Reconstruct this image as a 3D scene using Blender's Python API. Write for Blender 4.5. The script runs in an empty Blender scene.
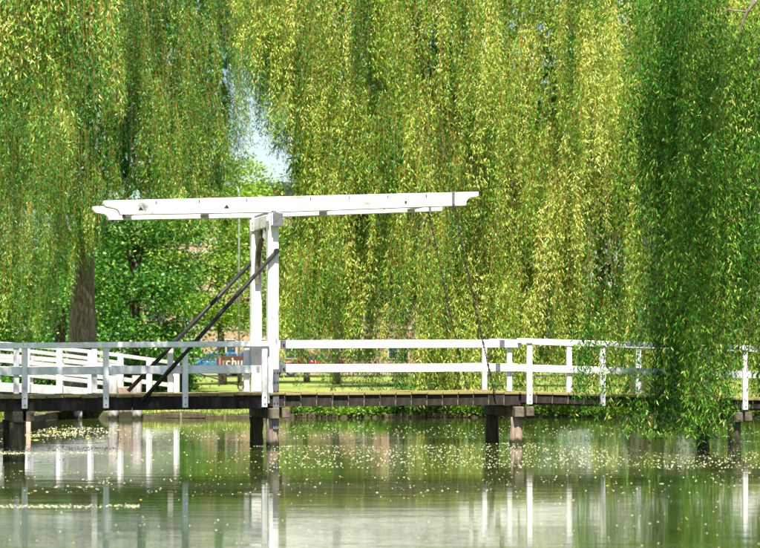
import bpy, bmesh, math
import numpy as np
from mathutils import Vector, Matrix

# ------------------------------------------------------------------ camera, sky, sun, exposure
scene = bpy.context.scene
COL = scene.collection
R = math.radians

EYE = 1.88
cam_data = bpy.data.cameras.new("camera")
cam = bpy.data.objects.new("camera", cam_data)
COL.objects.link(cam)
cam.location = (0, 0, EYE)
cam.rotation_euler = (R(90), 0, 0)
cam_data.sensor_width = 36
cam_data.lens = 36 * 2250 / 760
cam_data.shift_y = 78 / 760
cam_data.clip_start = 0.5
cam_data.clip_end = 6000
cam_data.dof.use_dof = True
cam_data.dof.focus_distance = 45.5
cam_data.dof.aperture_fstop = 2.8
scene.camera = cam

SUN = Vector((0.02, -0.50, 0.866)).normalized()
world = bpy.data.worlds.new("World")
scene.world = world
world.use_nodes = True
wn = world.node_tree
sky = wn.nodes.new("ShaderNodeTexSky")
sky.sky_type = 'NISHITA'
sky.sun_disc = False
sky.sun_elevation = math.asin(SUN.z)
sky.sun_rotation = math.atan2(SUN.x, SUN.y)
sky.air_density = 1.1
sky.dust_density = 0.4
sky.ozone_density = 1.0
bg = wn.nodes["Background"]
bg.inputs["Strength"].default_value = 0.058
wn.links.new(sky.outputs[0], bg.inputs[0])

sd = bpy.data.lights.new("sun", 'SUN')
sd.energy = 5.0
sd.angle = R(0.53)
sd.color = (1.0, 0.95, 0.86)
so = bpy.data.objects.new("sun", sd)
COL.objects.link(so)
so.rotation_euler = SUN.to_track_quat('Z', 'Y').to_euler()

vs = scene.view_settings
vs.view_transform = 'Standard'
vs.look = 'None'
vs.gamma = 1.0
vs.exposure = 1.45
scene.cycles.max_bounces = 8
scene.cycles.diffuse_bounces = 1
scene.cycles.glossy_bounces = 3
scene.cycles.transmission_bounces = 4
scene.cycles.transparent_max_bounces = 4
scene.cycles.sample_clamp_indirect = 6
scene.cycles.use_denoising = True

rng = np.random.default_rng(7)

# ------------------------------------------------------------------ materials
MATS = {}


def new_mat(name):
    m = bpy.data.materials.new(name)
    m.use_nodes = True
    nt = m.node_tree
    b = nt.nodes["Principled BSDF"]
    MATS[name] = m
    return m, nt, b


def N(nt, typ, **kw):
    n = nt.nodes.new(typ)
    for k, v in kw.items():
        setattr(n, k, v)
    return n


def ramp(nt, fac, stops):
    r = N(nt, "ShaderNodeValToRGB")
    el = r.color_ramp.elements
    while len(el) < len(stops):
        el.new(0.5)
    for e, (p, c) in zip(el, stops):
        e.position = p
        e.color = (c[0], c[1], c[2], 1)
    nt.links.new(fac, r.inputs[0])
    return r.outputs[0]


def noise(nt, scale, detail=4, rough=0.6, coord="Object", stretch=None, seed=0.0):
    tc = N(nt, "ShaderNodeTexCoord")
    out = tc.outputs[coord]
    mp = N(nt, "ShaderNodeMapping")
    nt.links.new(out, mp.inputs[0])
    if stretch:
        mp.inputs["Scale"].default_value = stretch
    mp.inputs["Location"].default_value = (seed, seed * 1.7, seed * .6)
    n = N(nt, "ShaderNodeTexNoise")
    n.inputs["Scale"].default_value = scale
    n.inputs["Detail"].default_value = detail
    n.inputs["Roughness"].default_value = rough
    nt.links.new(mp.outputs[0], n.inputs["Vector"])
    return n.outputs["Fac"]


def bump(nt, b, h, strength, dist=0.02):
    n = N(nt, "ShaderNodeBump")
    n.inputs["Strength"].default_value = strength
    n.inputs["Distance"].default_value = dist
    nt.links.new(h, n.inputs["Height"])
    nt.links.new(n.outputs[0], b.inputs["Normal"])


def surf_mat(name, stops, scale=6, stretch=None, rough=0.7, bmp=0.3, detail=5, metallic=0.0, bdist=0.02, spec=0.3):
    m, nt, b = new_mat(name)
    f = noise(nt, scale, detail, 0.62, stretch=stretch)
    nt.links.new(ramp(nt, f, stops), b.inputs["Base Color"])
    b.inputs["Roughness"].default_value = rough
    b.inputs["Metallic"].default_value = metallic
    b.inputs["Specular IOR Level"].default_value = spec
    if bmp:
        bump(nt, b, f, bmp, bdist)
    return m


# white paint: brushed timber, rain streaks, chipped and grimy patches
m, nt, b = new_mat("white_paint")
f1 = noise(nt, 3.0, 6, 0.7)
f2 = noise(nt, 11.0, 5, 0.75, stretch=(1.3, 1, .45), seed=4.0)
mx = N(nt, "ShaderNodeMix", data_type='RGBA', blend_type='MULTIPLY')
mx.inputs["Factor"].default_value = 1
nt.links.new(ramp(nt, f1, [(0.28, (.46, .46, .38)), (0.40, (.70, .70, .66)), (0.55, (.80, .80, .79))]), mx.inputs["A"])
nt.links.new(ramp(nt, f2, [(0.27, (.26, .22, .17)), (0.33, (.80, .78, .74)), (.42, (1, 1, 1))]), mx.inputs["B"])
nt.links.new(mx.outputs["Result"], b.inputs["Base Color"])
b.inputs["Roughness"].default_value = 0.5
bump(nt, b, noise(nt, 30, 4, .6, stretch=(.3, 1, 1)), 0.15, 0.004)

m, nt, b = new_mat("beam_paint")
f1 = noise(nt, 2.2, 6, .72, stretch=(.35, 1, 2.2), seed=6)
f2 = noise(nt, 9, 5, .75, stretch=(1.6, 1, .35), seed=2)
mx = N(nt, "ShaderNodeMix", data_type='RGBA', blend_type='MULTIPLY')
mx.inputs["Factor"].default_value = 1
nt.links.new(ramp(nt, f1, [(.30, (.26, .24, .20)), (.39, (.46, .45, .42)), (.50, (.72, .72, .71))]), mx.inputs["A"])
nt.links.new(ramp(nt, f2, [(.30, (.42, .36, .28)), (.37, (.9, .88, .84)), (.5, (1, 1, 1))]), mx.inputs["B"])
nt.links.new(mx.outputs["Result"], b.inputs["Base Color"])
b.inputs["Roughness"].default_value = .6
bump(nt, b, f2, .25, .004)

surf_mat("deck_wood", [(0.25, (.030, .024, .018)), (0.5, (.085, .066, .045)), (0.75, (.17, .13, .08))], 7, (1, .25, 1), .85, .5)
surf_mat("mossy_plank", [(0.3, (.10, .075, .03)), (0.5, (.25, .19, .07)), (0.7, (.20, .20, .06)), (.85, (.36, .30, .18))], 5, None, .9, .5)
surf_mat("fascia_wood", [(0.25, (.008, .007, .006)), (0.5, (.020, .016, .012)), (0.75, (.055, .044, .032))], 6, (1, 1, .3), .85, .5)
surf_mat("pale_batten", [(0.3, (.12, .10, .07)), (0.7, (.26, .22, .15))], 9, None, .85, .3)
surf_mat("pile_wood", [(0.25, (.10, .075, .055)), (0.5, (.27, .20, .15)), (0.75, (.46, .37, .29))], 5, (4, 4, .5), .85, .6)
surf_mat("grey_pile", [(0.25, (.16, .145, .13)), (0.5, (.32, .29, .27)), (0.75, (.47, .43, .41))], 5, (4, 4, .5), .85, .6)


def tide_mark(name, lo, hi, col):
    """wet, slimy band left on timber by the pond's own level"""
    m = MATS[name]
    nt = m.node_tree
    b = nt.nodes["Principled BSDF"]
    src = b.inputs["Base Color"].links[0].from_socket
    tc = N(nt, "ShaderNodeTexCoord")
    sp = N(nt, "ShaderNodeSeparateXYZ")
    nt.links.new(tc.outputs["Object"], sp.inputs[0])
    ad = N(nt, "ShaderNodeMath", operation='MULTIPLY_ADD')
    ad.inputs[1].default_value = -.22
    nt.links.new(noise(nt, 9, 4, .6, stretch=(1, 1, .4), seed=3), ad.inputs[0])
    nt.links.new(sp.outputs["Z"], ad.inputs[2])
    mr = N(nt, "ShaderNodeMapRange")
    mr.inputs["From Min"].default_value = lo - .11
    mr.inputs["From Max"].default_value = hi - .11
    nt.links.new(ad.outputs[0], mr.inputs[0])
    mx = N(nt, "ShaderNodeMix", data_type='RGBA')
    mx.inputs["A"].default_value = (*col, 1)
    nt.links.new(src, mx.inputs["B"])
    nt.links.new(mr.outputs[0], mx.inputs["Factor"])
    nt.links.new(mx.outputs["Result"], b.inputs["Base Color"])


for nm in ("pile_wood", "grey_pile"):
    tide_mark(nm, .07, .15, (.030, .030, .014))
surf_mat("cap_wood", [(0.25, (.04, .034, .026)), (0.5, (.12, .10, .07)), (0.78, (.26, .21, .13))], 6, None, .85, .5)
surf_mat("algae_shade_wood", [(0.25, (.03, .03, .018)), (0.5, (.09, .085, .04)), (0.75, (.19, .17, .10))], 5, (4, 4, .5), .8, .5)  # dark green timber; on the far piles it also carries deck shade
surf_mat("grey_iron", [(0.3, (.10, .10, .11)), (0.6, (.17, .17, .18)), (.8, (.24, .22, .21))], 12, None, .55, .2, metallic=.35)
surf_mat("black_iron", [(0.3, (.010, .010, .011)), (0.7, (.032, .03, .03))], 12, None, .5, .2)
surf_mat("rust_chain", [(0.3, (.018, .015, .013)), (0.7, (.06, .04, .03))], 30, None, .6, .2)
surf_mat("dirty_plate", [(0.3, (.38, .37, .33)), (0.7, (.62, .61, .56))], 15, None, .6, .1)
surf_mat("plate_mark", [(0.3, (.20, .19, .17)), (0.7, (.32, .31, .28))], 15, None, .6, 0)
surf_mat("dark_moss_board", [(0.3, (.030, .024, .014)), (0.55, (.085, .065, .035)), (0.8, (.16, .14, .06))], 7, None, .9, .5)
surf_mat("willow_bark", [(0.3, (.07, .055, .042)), (0.5, (.22, .175, .13)), (0.72, (.42, .35, .27))], 4, (5, 5, .7), .9, 1.0, bdist=.06)
surf_mat("dark_bark", [(0.3, (.03, .025, .018)), (0.7, (.12, .095, .07))], 6, (5, 5, .8), .9, .8, bdist=.04)
surf_mat("twig_bark", [(0.3, (.34, .15, .025)), (0.7, (.50, .27, .05))], 3, None, .6, 0)
surf_mat("twig_green", [(0.3, (.10, .12, .025)), (0.7, (.26, .19, .05))], 3, None, .6, 0)
surf_mat("brick", [(0.3, (.26, .15, .10)), (0.7, (.42, .27, .19))], 3, None, .85, .2)
surf_mat("render_band", [(0.3, (.36, .31, .26)), (0.7, (.46, .41, .35))], 3, None, .8, .1)
surf_mat("roof_dark", [(0.3, (.03, .032, .036)), (0.7, (.06, .062, .068))], 3, None, .6, .1)
surf_mat("lamp_metal", [(0.3, (.34, .40, .44)), (0.7, (.46, .52, .56))], 8, None, .4, .05, metallic=.3)
surf_mat("asphalt", [(0.3, (.04, .04, .042)), (0.7, (.065, .065, .065))], 20, None, .9, .2)
surf_mat("sign_red", [(0.3, (.065, .022, .015)), (0.7, (.10, .032, .021))], 6, None, .6, .1)
surf_mat("sign_white", [(0.3, (.34, .33, .30)), (0.7, (.45, .44, .40))], 6, None, .5, 0)
surf_mat("sign_brown", [(0.3, (.22, .15, .12)), (0.7, (.28, .19, .15))], 6, None, .5, 0)
surf_mat("post_dark", [(0.3, (.02, .022, .02)), (0.7, (.045, .045, .04))], 6, None, .6, .1)
surf_mat("stake_pink", [(0.3, (.38, .20, .15)), (0.7, (.55, .33, .25))], 8, (3, 3, .5), .85, .3)


def paint_mat(name, c, rough=.25, metallic=.2):
    m, nt, b = new_mat(name)
    f = noise(nt, 2.5, 3)
    nt.links.new(ramp(nt, f, [(.3, [x * .88 for x in c]), (.7, c)]), b.inputs["Base Color"])
    b.inputs["Roughness"].default_value = rough
    b.inputs["Metallic"].default_value = metallic
    b.inputs["Coat Weight"].default_value = .6
    return m


paint_mat("car_blue", (.05, .17, .42))
paint_mat("car_navy", (.02, .09, .26))
paint_mat("car_red", (.30, .015, .02))
paint_mat("car_silver", (.55, .56, .58))
surf_mat("tyre", [(0.3, (.012, .012, .012)), (0.7, (.03, .03, .03))], 20, None, .9, .1)
surf_mat("rim", [(0.3, (.4, .4, .42)), (0.7, (.55, .55, .56))], 8, None, .35, 0, metallic=.8)
surf_mat("lamp_glass", [(0.3, (.7, .7, .7)), (0.7, (.85, .85, .85))], 8, None, .15, 0)
surf_mat("tail_glass", [(0.3, (.4, .01, .01)), (0.7, (.55, .02, .015))], 8, None, .2, 0)
m, nt, b = new_mat("window_glass")
f = noise(nt, 1.2, 2)
nt.links.new(ramp(nt, f, [(.3, (.015, .02, .026)), (.7, (.04, .055, .07))]), b.inputs["Base Color"])
b.inputs["Roughness"].default_value = .05
b.inputs["Specular IOR Level"].default_value = .7


def leaf_mat(name, stops, trans=0.35, tcol=1.25, gloss=.35):
    """two-sided leaf: diffuse + translucent, colour picked per leaf by the 'tint' attribute"""
    m = bpy.data.materials.new(name)
    m.use_nodes = True
    MATS[name] = m
    nt = m.node_tree
    nt.nodes.clear()
    out = N(nt, "ShaderNodeOutputMaterial")
    at = N(nt, "ShaderNodeAttribute", attribute_name="tint")
    col = ramp(nt, at.outputs["Fac"], stops)
    pr = N(nt, "ShaderNodeBsdfPrincipled")
    nt.links.new(col, pr.inputs["Base Color"])
    pr.inputs["Roughness"].default_value = .42
    pr.inputs["Specular IOR Level"].default_value = gloss
    tr = N(nt, "ShaderNodeBsdfTranslucent")
    hs = N(nt, "ShaderNodeHueSaturation")
    hs.inputs["Hue"].default_value = .495
    hs.inputs["Saturation"].default_value = 1.1
    hs.inputs["Value"].default_value = tcol
    nt.links.new(col, hs.inputs["Color"])
    nt.links.new(hs.outputs[0], tr.inputs[0])
    mx = N(nt, "ShaderNodeMixShader")
    mx.inputs[0].default_value = trans
    nt.links.new(pr.outputs[0], mx.inputs[1])
    nt.links.new(tr.outputs[0], mx.inputs[2])
    nt.links.new(mx.outputs[0], out.inputs[0])
    return m


leaf_mat("willow_gold", [(0, (.004, .080, .012)), (.3, (.036, .19, .013)), (.62, (.26, .44, .027)), (1, (.80, .80, .21))], .26, 1.05)  # low stops carry the shadow green, top stop the sunlit highlight
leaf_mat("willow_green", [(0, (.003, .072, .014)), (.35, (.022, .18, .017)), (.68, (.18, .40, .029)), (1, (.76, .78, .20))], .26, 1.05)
leaf_mat("willow_deep", [(0, (.005, .070, .010)), (.42, (.030, .17, .013)), (.75, (.17, .38, .024)), (1, (.66, .68, .14))], .30, 1.1, gloss=.15)  # darker willow leaf, the near curtain's shade put into its colour
leaf_mat("broadleaf", [(0, (.006, .065, .010)), (.45, (.036, .17, .018)), (.8, (.18, .36, .04)), (1, (.55, .58, .15))])
leaf_mat("broadleaf_light", [(0, (.06, .19, .015)), (.5, (.20, .36, .03)), (.85, (.42, .50, .08)), (1, (.68, .57, .34))])
leaf_mat("dark_leaf", [(0, (.014, .065, .012)), (.6, (.035, .12, .02)), (1, (.09, .19, .03))])
leaf_mat("grass_blade", [(0, (.07, .15, .012)), (.5, (.15, .24, .02)), (1, (.34, .34, .05))], .3)
leaf_mat("groundcover", [(0, (.05, .17, .012)), (.5, (.12, .27, .02)), (1, (.34, .40, .05))], .3)

m, nt, b = new_mat("lawn")
f1 = noise(nt, .35, 5, .65)
f2 = noise(nt, 6, 4, .7, stretch=(.5, 1, 1), seed=3)
mx = N(nt, "ShaderNodeMix", data_type='RGBA')
mx.inputs["Factor"].default_value = .5
nt.links.new(ramp(nt, f1, [(.34, (.07, .14, .015)), (.5, (.18, .23, .03)), (.66, (.32, .30, .07))]), mx.inputs["A"])
nt.links.new(ramp(nt, f2, [(.3, (.07, .14, .015)), (.6, (.22, .27, .04)), (.8, (.36, .35, .10))]), mx.inputs["B"])
nt.links.new(mx.outputs["Result"], b.inputs["Base Color"])
b.inputs["Roughness"].default_value = .95
bump(nt, b, f2, .6, .05)

m, nt, b = new_mat("bank_earth")
f1 = noise(nt, 5, 5, .65)
nt.links.new(ramp(nt, f1, [(.3, (.02, .016, .010)), (.6, (.06, .05, .028)), (.8, (.12, .12, .05))]), b.inputs["Base Color"])
b.inputs["Roughness"].default_value = .95

# turbid pond water: olive murk below a rippled, glossy surface with patches of pollen film
m, nt, b = new_mat("pond_water")
tc = N(nt, "ShaderNodeTexCoord")
film = noise(nt, .55, 6, .68, stretch=(.10, .9, 1))
nt.links.new(ramp(nt, film, [(.38, (.022, .040, .006)), (.52, (.034, .052, .011)), (.68, (.065, .085, .028))]), b.inputs["Base Color"])
b.inputs["IOR"].default_value = 1.333
b.inputs["Specular IOR Level"].default_value = .5
sp = N(nt, "ShaderNodeSeparateXYZ")
nt.links.new(tc.outputs["Object"], sp.inputs[0])
wob = N(nt, "ShaderNodeMath", operation='MULTIPLY_ADD')
wob.inputs[1].default_value = 9.0
nt.links.new(noise(nt, .25, 4, .6, stretch=(.25, 1, 1), seed=9), wob.inputs[0])
nt.links.new(sp.outputs["Y"], wob.inputs[2])
rr = N(nt, "ShaderNodeMapRange")
rr.interpolation_type = 'SMOOTHSTEP'
rr.inputs["From Min"].default_value = 30.0
rr.inputs["From Max"].default_value = 50
rr.inputs["To Min"].default_value = .045
rr.inputs["To Max"].default_value = .03
nt.links.new(wob.outputs[0], rr.inputs[0])
nt.links.new(rr.outputs[0], b.inputs["Roughness"])
r1 = noise(nt, 1.3, 3, .5, stretch=(.45, 1.6, 1), seed=2)
r2 = noise(nt, 5, 3, .6, stretch=(.28, 1.5, 1), seed=5)
ad = N(nt, "ShaderNodeMath", operation='MULTIPLY_ADD')
ad.inputs[1].default_value = .35
nt.links.new(r2, ad.inputs[0])
nt.links.new(r1, ad.inputs[2])
bump(nt, b, ad.outputs[0], .085, .03)

surf_mat("seed_fluff", [(0.3, (.26, .26, .13)), (0.7, (.46, .44, .29))], 3, None, .8, 0)
surf_mat("fallen_leaf", [(0.3, (.50, .33, .03)), (0.7, (.65, .5, .08))], 3, None, .7, 0)


# ------------------------------------------------------------------ helpers
def setp(o, label=None, cat=None, group=None, kind=None):
    if label:
        o["label"] = label
    if cat:
        o["category"] = cat
    if group:
        o["group"] = group
    if kind:
        o["kind"] = kind
    return o


def thing(name, label, cat, loc=(0, 0, 0), rz=0.0, group=None):
    o = bpy.data.objects.new(name, None)
    o.empty_display_size = .2
    COL.objects.link(o)
    o.location = loc
    o.rotation_euler = (0, 0, rz)
    return setp(o, label, cat, group)


def link_mesh(name, me, mat=None, parent=None, loc=None, rot=None):
    o = bpy.data.objects.new(name, me)
    COL.objects.link(o)
    if mat and not me.materials:
        me.materials.append(MATS[mat])
    if parent:
        o.parent = parent
    if loc is not None:
        o.location = loc
    if rot is not None:
        o.rotation_euler = rot
    return o


def np_mesh(name, verts, quads, tint=None, smooth=False):
    """fast mesh from numpy arrays: verts (n,3), faces (m,k)"""
    me = bpy.data.meshes.new(name)
    verts = np.asarray(verts, dtype=np.float32)
    quads = np.asarray(quads, dtype=np.int32)
    k = quads.shape[1]
    me.vertices.add(len(verts))
    me.vertices.foreach_set("co", verts.ravel())
    me.loops.add(quads.size)
    me.loops.foreach_set("vertex_index", quads.ravel())
    me.polygons.add(len(quads))
    me.polygons.foreach_set("loop_start", np.arange(0, quads.size, k, dtype=np.int32))
    if smooth:
        me.polygons.foreach_set("use_smooth", np.ones(len(quads), dtype=bool))
    if tint is not None:
        a = me.attributes.new("tint", 'FLOAT', 'POINT')
        a.data.foreach_set("value", np.asarray(tint, dtype=np.float32))
    me.update(calc_edges=True)
    return me


class MB:
    def __init__(self):
        self.bm = bmesh.new()

    def box(self, c, s, rot=None, bev=0.0):
        """box centred at c with full sizes s, optional rotation matrix"""
        M = Matrix.Translation(Vector(c))
        if rot is not None:
            M = M @ rot.to_4x4()
        M = M @ Matrix.Diagonal((s[0], s[1], s[2], 1))
        r = bmesh.ops.create_cube(self.bm, size=1, matrix=M)
        if bev:
            es = list({e for v in r["verts"] for e in v.link_edges})
            bmesh.ops.bevel(self.bm, geom=es, offset=bev, segments=1, affect='EDGES')
        return self

    def bar(self, a, b, w, h, up=(0, 0, 1), bev=0.0):
        """timber between two points; w across, h along the up direction"""
        a, b = Vector(a), Vector(b)
        d = b - a
        x = d.normalized()
        y = Vector(up).cross(x).normalized()
        z = x.cross(y)
        rot = Matrix((x, y, z)).transposed()
        return self.box((a + b) / 2, (d.length, w, h), rot, bev)

    def tube(self, pts, radii, sides=8, caps=True):
        pts = [Vector(p) for p in pts]
        rings = []
        for i, p in enumerate(pts):
            d = (pts[min(i + 1, len(pts) - 1)] - pts[max(i - 1, 0)]).normalized()
            ref = Vector((1, 0, 0)) if abs(d.x) < .8 else Vector((0, 1, 0))
            y = d.cross(ref).normalized()
            x = y.cross(d)
            rr = radii[i] if hasattr(radii, '__len__') else radii
            rings.append([self.bm.verts.new(p + (x * math.cos(t) + y * math.sin(t)) * rr)
                          for t in [2 * math.pi * k / sides for k in range(sides)]])
        for r0, r1 in zip(rings, rings[1:]):
            for k in range(sides):
                f = self.bm.faces.new((r0[k], r0[(k + 1) % sides], r1[(k + 1) % sides], r1[k]))
                f.smooth = True
        if caps:
            self.bm.faces.new(rings[0][::-1])
            self.bm.faces.new(rings[-1])
        return self

    def prism(self, poly, axis, lo, hi, bev=0.0):
        """polygon in the plane normal to axis (0:x 1:y 2:z), extruded lo..hi"""
        def P(a, b, t):
            return {0: (t, a, b), 1: (a, t, b), 2: (a, b, t)}[axis]
        v0 = [self.bm.verts.new(P(a, b, lo)) for a, b in poly]
        v1 = [self.bm.verts.new(P(a, b, hi)) for a, b in poly]
        fs = [self.bm.faces.new(v0[::-1]), self.bm.faces.new(v1)]
        n = len(poly)
        for i in range(n):
            fs.append(self.bm.faces.new((v0[i], v0[(i + 1) % n], v1[(i + 1) % n], v1[i])))
        bmesh.ops.recalc_face_normals(self.bm, faces=fs)
        if bev:
            es = [e for e in {e for f in fs[:2] for e in f.edges}]
            bmesh.ops.bevel(self.bm, geom=es, offset=bev, segments=1, affect='EDGES')
        return self

    def mesh(self, name):
        me = bpy.data.meshes.new(name)
        self.bm.to_mesh(me)
        self.bm.free()
        return me

    def part(self, name, mat, parent, **kw):
        return link_mesh(name, self.mesh(name), mat, parent, **kw)


# ------------------------------------------------------------------ setting: water, ground
BANK_Z = 0.30


def far_edge(x):
    return 64.3 + .35 * math.sin(x * .31 + .4) + .15 * math.sin(x * 1.7)


xs = np.concatenate([[-2500, -800, -300, -120, -60, -40], np.arange(-30, 30.01, .4), [40, 60, 120, 300, 800, 2500]])
offs = [0, .02, .10, .35, .8, 1.6, 3, 5, 8, 12, 18, 26, 38, 56, 80, 120, 200, 400, 900, 3500]
V = []
for i, x in enumerate(xs):
    e = far_edge(x) if abs(x) < 35 else 64.3
    for j, o in enumerate(offs):
        z = [-.7, .03, .16, .25][j] if j < 4 else BANK_Z + .03 * math.sin(x * .8 + o) * min(1, 8 / (o + 1)) + min(o, 90) * .0006
        if abs(x) < 35 and j in (2, 3):
            z += .04 * math.sin(x * 2.3 + j)
        V.append((x, e + o, z))
nr = len(offs)
F = [(i * nr + j, (i + 1) * nr + j, (i + 1) * nr + j + 1, i * nr + j + 1) for i in range(len(xs) - 1) for j in range(nr - 1)]
ground = link_mesh("ground", np_mesh("ground", V, F, smooth=True), "lawn")
ground["kind"] = "structure"
ground.data.materials.append(MATS["bank_earth"])
mi = np.array([1 if (k % (nr - 1)) < 2 else 0 for k in range(len(F))], dtype=np.int32)
ground.data.polygons.foreach_set("material_index", mi)

water = link_mesh("water", np_mesh("water", [(-250, -30, 0), (250, -30, 0), (250, 68, 0), (-250, 68, 0)], [(0, 1, 2, 3)]), "pond_water")
water["kind"] = "structure"

# left bank: land the bridge comes from, its edge held by boards
ys = np.concatenate([[-60, -30, 0, 20], np.arange(30, 57.7, .6), [57.9, 58.0, 58.05]])
offs2 = [0, .03, .12, .5, 1.2, 3, 6, 12, 30, 90, 400]
V = []
for y in ys:
    e = -8.42 + .06 * math.sin(y * .9)
    for j, o in enumerate(offs2):
        z = [-.7, .2, .27][j] if j < 3 else .32 + .03 * math.sin(y * 1.3 + o)
        if y > 58.02:
            z = -.7
        V.append((e - o, y, z))
n2 = len(offs2)
F = [(i * n2 + j, i * n2 + j + 1, (i + 1) * n2 + j + 1, (i + 1) * n2 + j) for i in range(len(ys) - 1) for j in range(n2 - 1)]
lb = link_mesh("bank", np_mesh("bank", V, F, smooth=True), "lawn")
lb["kind"] = "structure"

# near shore under the photographer
V = []
for x in (-8.0, -4, 0, 4, 8, 30, 250):
    V += [(x, 7.0 + .3 * math.sin(x), -.5), (x, 6.6 + .3 * math.sin(x), .22), (x, 4.5, .3), (x, -30, .35)]
F = [(i * 4 + j, (i + 1) * 4 + j, (i + 1) * 4 + j + 1, i * 4 + j + 1) for i in range(6) for j in range(3)]
ns = link_mesh("shore", np_mesh("shore", V, F), "lawn")
ns["kind"] = "structure"

# street at the back
street = link_mesh("street", MB().box((0, 143, .37), (500, 8, .04)).mesh("street"), "asphalt")
street["kind"] = "structure"

# ------------------------------------------------------------------ the bridge (u along it, v across it)
TH = R(13.8)
AX = Vector((math.cos(TH), math.sin(TH), 0))
PV = Vector((-math.sin(TH), math.cos(TH), 0))
O0 = Vector((-2.15, 45.0, 0))
W = 1.80


def BP(u, v=0.0, z=0.0):
    return O0 + AX * u + PV * v + Vector((0, 0, z))


def bridge_thing(name, label, cat, u, group=None):
    return thing(name, label, cat, BP(u), TH, group)


def rail(t, a, b, w, h, name="rail"):
    """painted rail with top centred on the line a-b (z is its upper edge)"""
    a, b = Vector(a), Vector(b)
    a.z -= h / 2
    b.z -= h / 2
    return MB().bar(a, b, w, h, bev=.008).part(name, "white_paint", t)


def post(t, u, v, z0, z1, w=.11, d=.09, bolts=True):
    p = MB().box((u, v, (z0 + z1) / 2), (w, d, z1 - z0), bev=.008).part("post", "white_paint", t)
    if bolts:
        for z in (z0 + .07, z0 + .20):
            bo = MB()
            bo.tube([(u, v - d / 2 - .012, z), (u, v - d / 2 + .005, z)], .014, 6)
            bo.part("bolt", "grey_iron", p)
    return p


def zdeck(u):
    if u < 0:
        return 1.06 + .006 * u
    if u < 5.1:
        return 1.065
    return 1.065 - .030 * (u - 5.1)


def deck(t, u0, u1, ub, th=.27, edge="fascia_wood", long_edge=False):
    """cross planks, side boards standing below their ends, pale joints between the boards"""
    pw = .335
    n = max(1, round((u1 - u0) / pw))
    w = (u1 - u0) / n
    me = MB().box((0, W / 2, 0), (w - .014, W + .30, .045), bev=.006).mesh("plank")
    fme = MB().box((0, 0, 0), (w - .022, .05, th - .05), bev=.006).mesh("fascia_board")
    bme = MB().box((0, 0, 0), (.035, .03, th - .07)).mesh("batten")
    for i in range(n):
        u = u0 + (i + .5) * w
        z = zdeck(u)
        sl = -math.atan2(zdeck(u + .1) - zdeck(u - .1), .2)
        j = rng.normal(0, .006)
        link_mesh("plank", me, "mossy_plank", t, (u - ub, rng.normal(0, .022), z - .022 + j), (0, sl, 0))
        for v, s in ((-.085, 1), (W + .085, -1)) if not long_edge else ():
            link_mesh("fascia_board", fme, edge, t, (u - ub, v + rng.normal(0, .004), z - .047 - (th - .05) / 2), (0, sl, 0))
            if v < 0 and i:
                link_mesh("batten", bme, "pale_batten", t, (u - ub - w / 2, v + .018, z - .06 - (th - .07) / 2))
    if long_edge:
        for k in range(3):
            a, b_ = u0 + (u1 - u0) * k / 3, u0 + (u1 - u0) * (k + 1) / 3 - .012
            for v in (-.085, W + .085):
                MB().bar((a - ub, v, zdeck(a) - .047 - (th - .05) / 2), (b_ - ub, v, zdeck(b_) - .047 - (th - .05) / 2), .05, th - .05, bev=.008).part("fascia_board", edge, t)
    # bearers below the planks
    for v in (.1, W / 2, W - .1):
        MB().bar((u0 - ub + .02, v, zdeck(u0) - .16), (u1 - ub - .02, v, zdeck(u1) - .16), .14, .2).part("bearer", "deck_wood", t)


# ---- left fixed span
UL = -8.2
tL = bridge_thing("bridge_span", "fixed bridge span with shaded white railing between bank and white portal", "bridge span", UL)
deck(tL, UL, -.13, UL, .31, "fascia_wood", True)
for u in (-8.08, -6.50, -4.927, -3.35, -1.785, -.193):
    post(tL, u - UL, -.155, .78, 2.0 + .006 * u)
    post(tL, u - UL, W + .03, zdeck(u) + .002, 2.0 + .006 * u, bolts=False)
for v in (-.165, W + .03):
    rail(tL, (0, v, 2.035), (-.20 - UL + .1, v, 2.10), .13, .11, "handrail")
    rail(tL, (0, v + (.075 if v < 0 else -.07), 1.575), (-.22 - UL + .06, v + (.075 if v < 0 else -.07), 1.615), .05, .155)

# ---- right fixed span
UR = 5.16
tR = bridge_thing("bridge_span", "fixed bridge span with sunlit white railing vanishing into hanging willow", "bridge span", UR)
deck(tR, UR, 13.0, UR, .225)
for u in (5.328, 6.91, 8.49, 10.07, 11.65, 12.9):
    zt = zdeck(u) + 1.04
    post(tR, u - UR, -.155, zdeck(u) - .25, zt)
    if u > 5.5:
        post(tR, u - UR - .06, W + .03, zdeck(u) + .002, zt, bolts=False)
for v in (-.165, W + .03):
    rail(tR, (-.09, v, zdeck(UR) + 1.10), (7.85, v, zdeck(13) + 1.10), .13, .10, "handrail")
    dv = .075 if v < 0 else -.07
    rail(tR, (-.02, v + dv, zdeck(UR) + .565), (7.85, v + dv, zdeck(13) + .565), .05, .15)

# ---- lifting leaf
tF = bridge_thing("drawbridge_leaf", "lifting bridge leaf with two wide white rails between portal and landing", "drawbridge leaf", 0.0)
deck(tF, -.10, 5.13, 0.0, .275)
for v in (-.13, W + .02):
    rail(tF, (.24, v, 2.115), (4.98 + .18, v, 2.135), .06, .165)
    rail(tF, (.24, v, 1.635), (4.98 + .10, v, 1.645), .06, .165)
    post(tF, 4.93, v + (.075 if v < 0 else -.075), 1.07, 2.03, .10, .08, bolts=False)
    for z in (2.03, 1.55):
        h = MB().box((.19, v - .012, z), (.10, .11, .17), bev=.006).part("hinge_plate", "grey_iron", tF)
        MB().tube([(.19, v - .09, z), (.19, v - .05, z)], .02, 6).part("bolt", "black_iron", h)
        hz = z + .01
        MB().box((4.74 - (.09 if z < 1.8 else 0), v - .045, hz + .01), (.10, .035, .17), bev=.006).part("hinge_plate", "grey_iron", tF)

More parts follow.
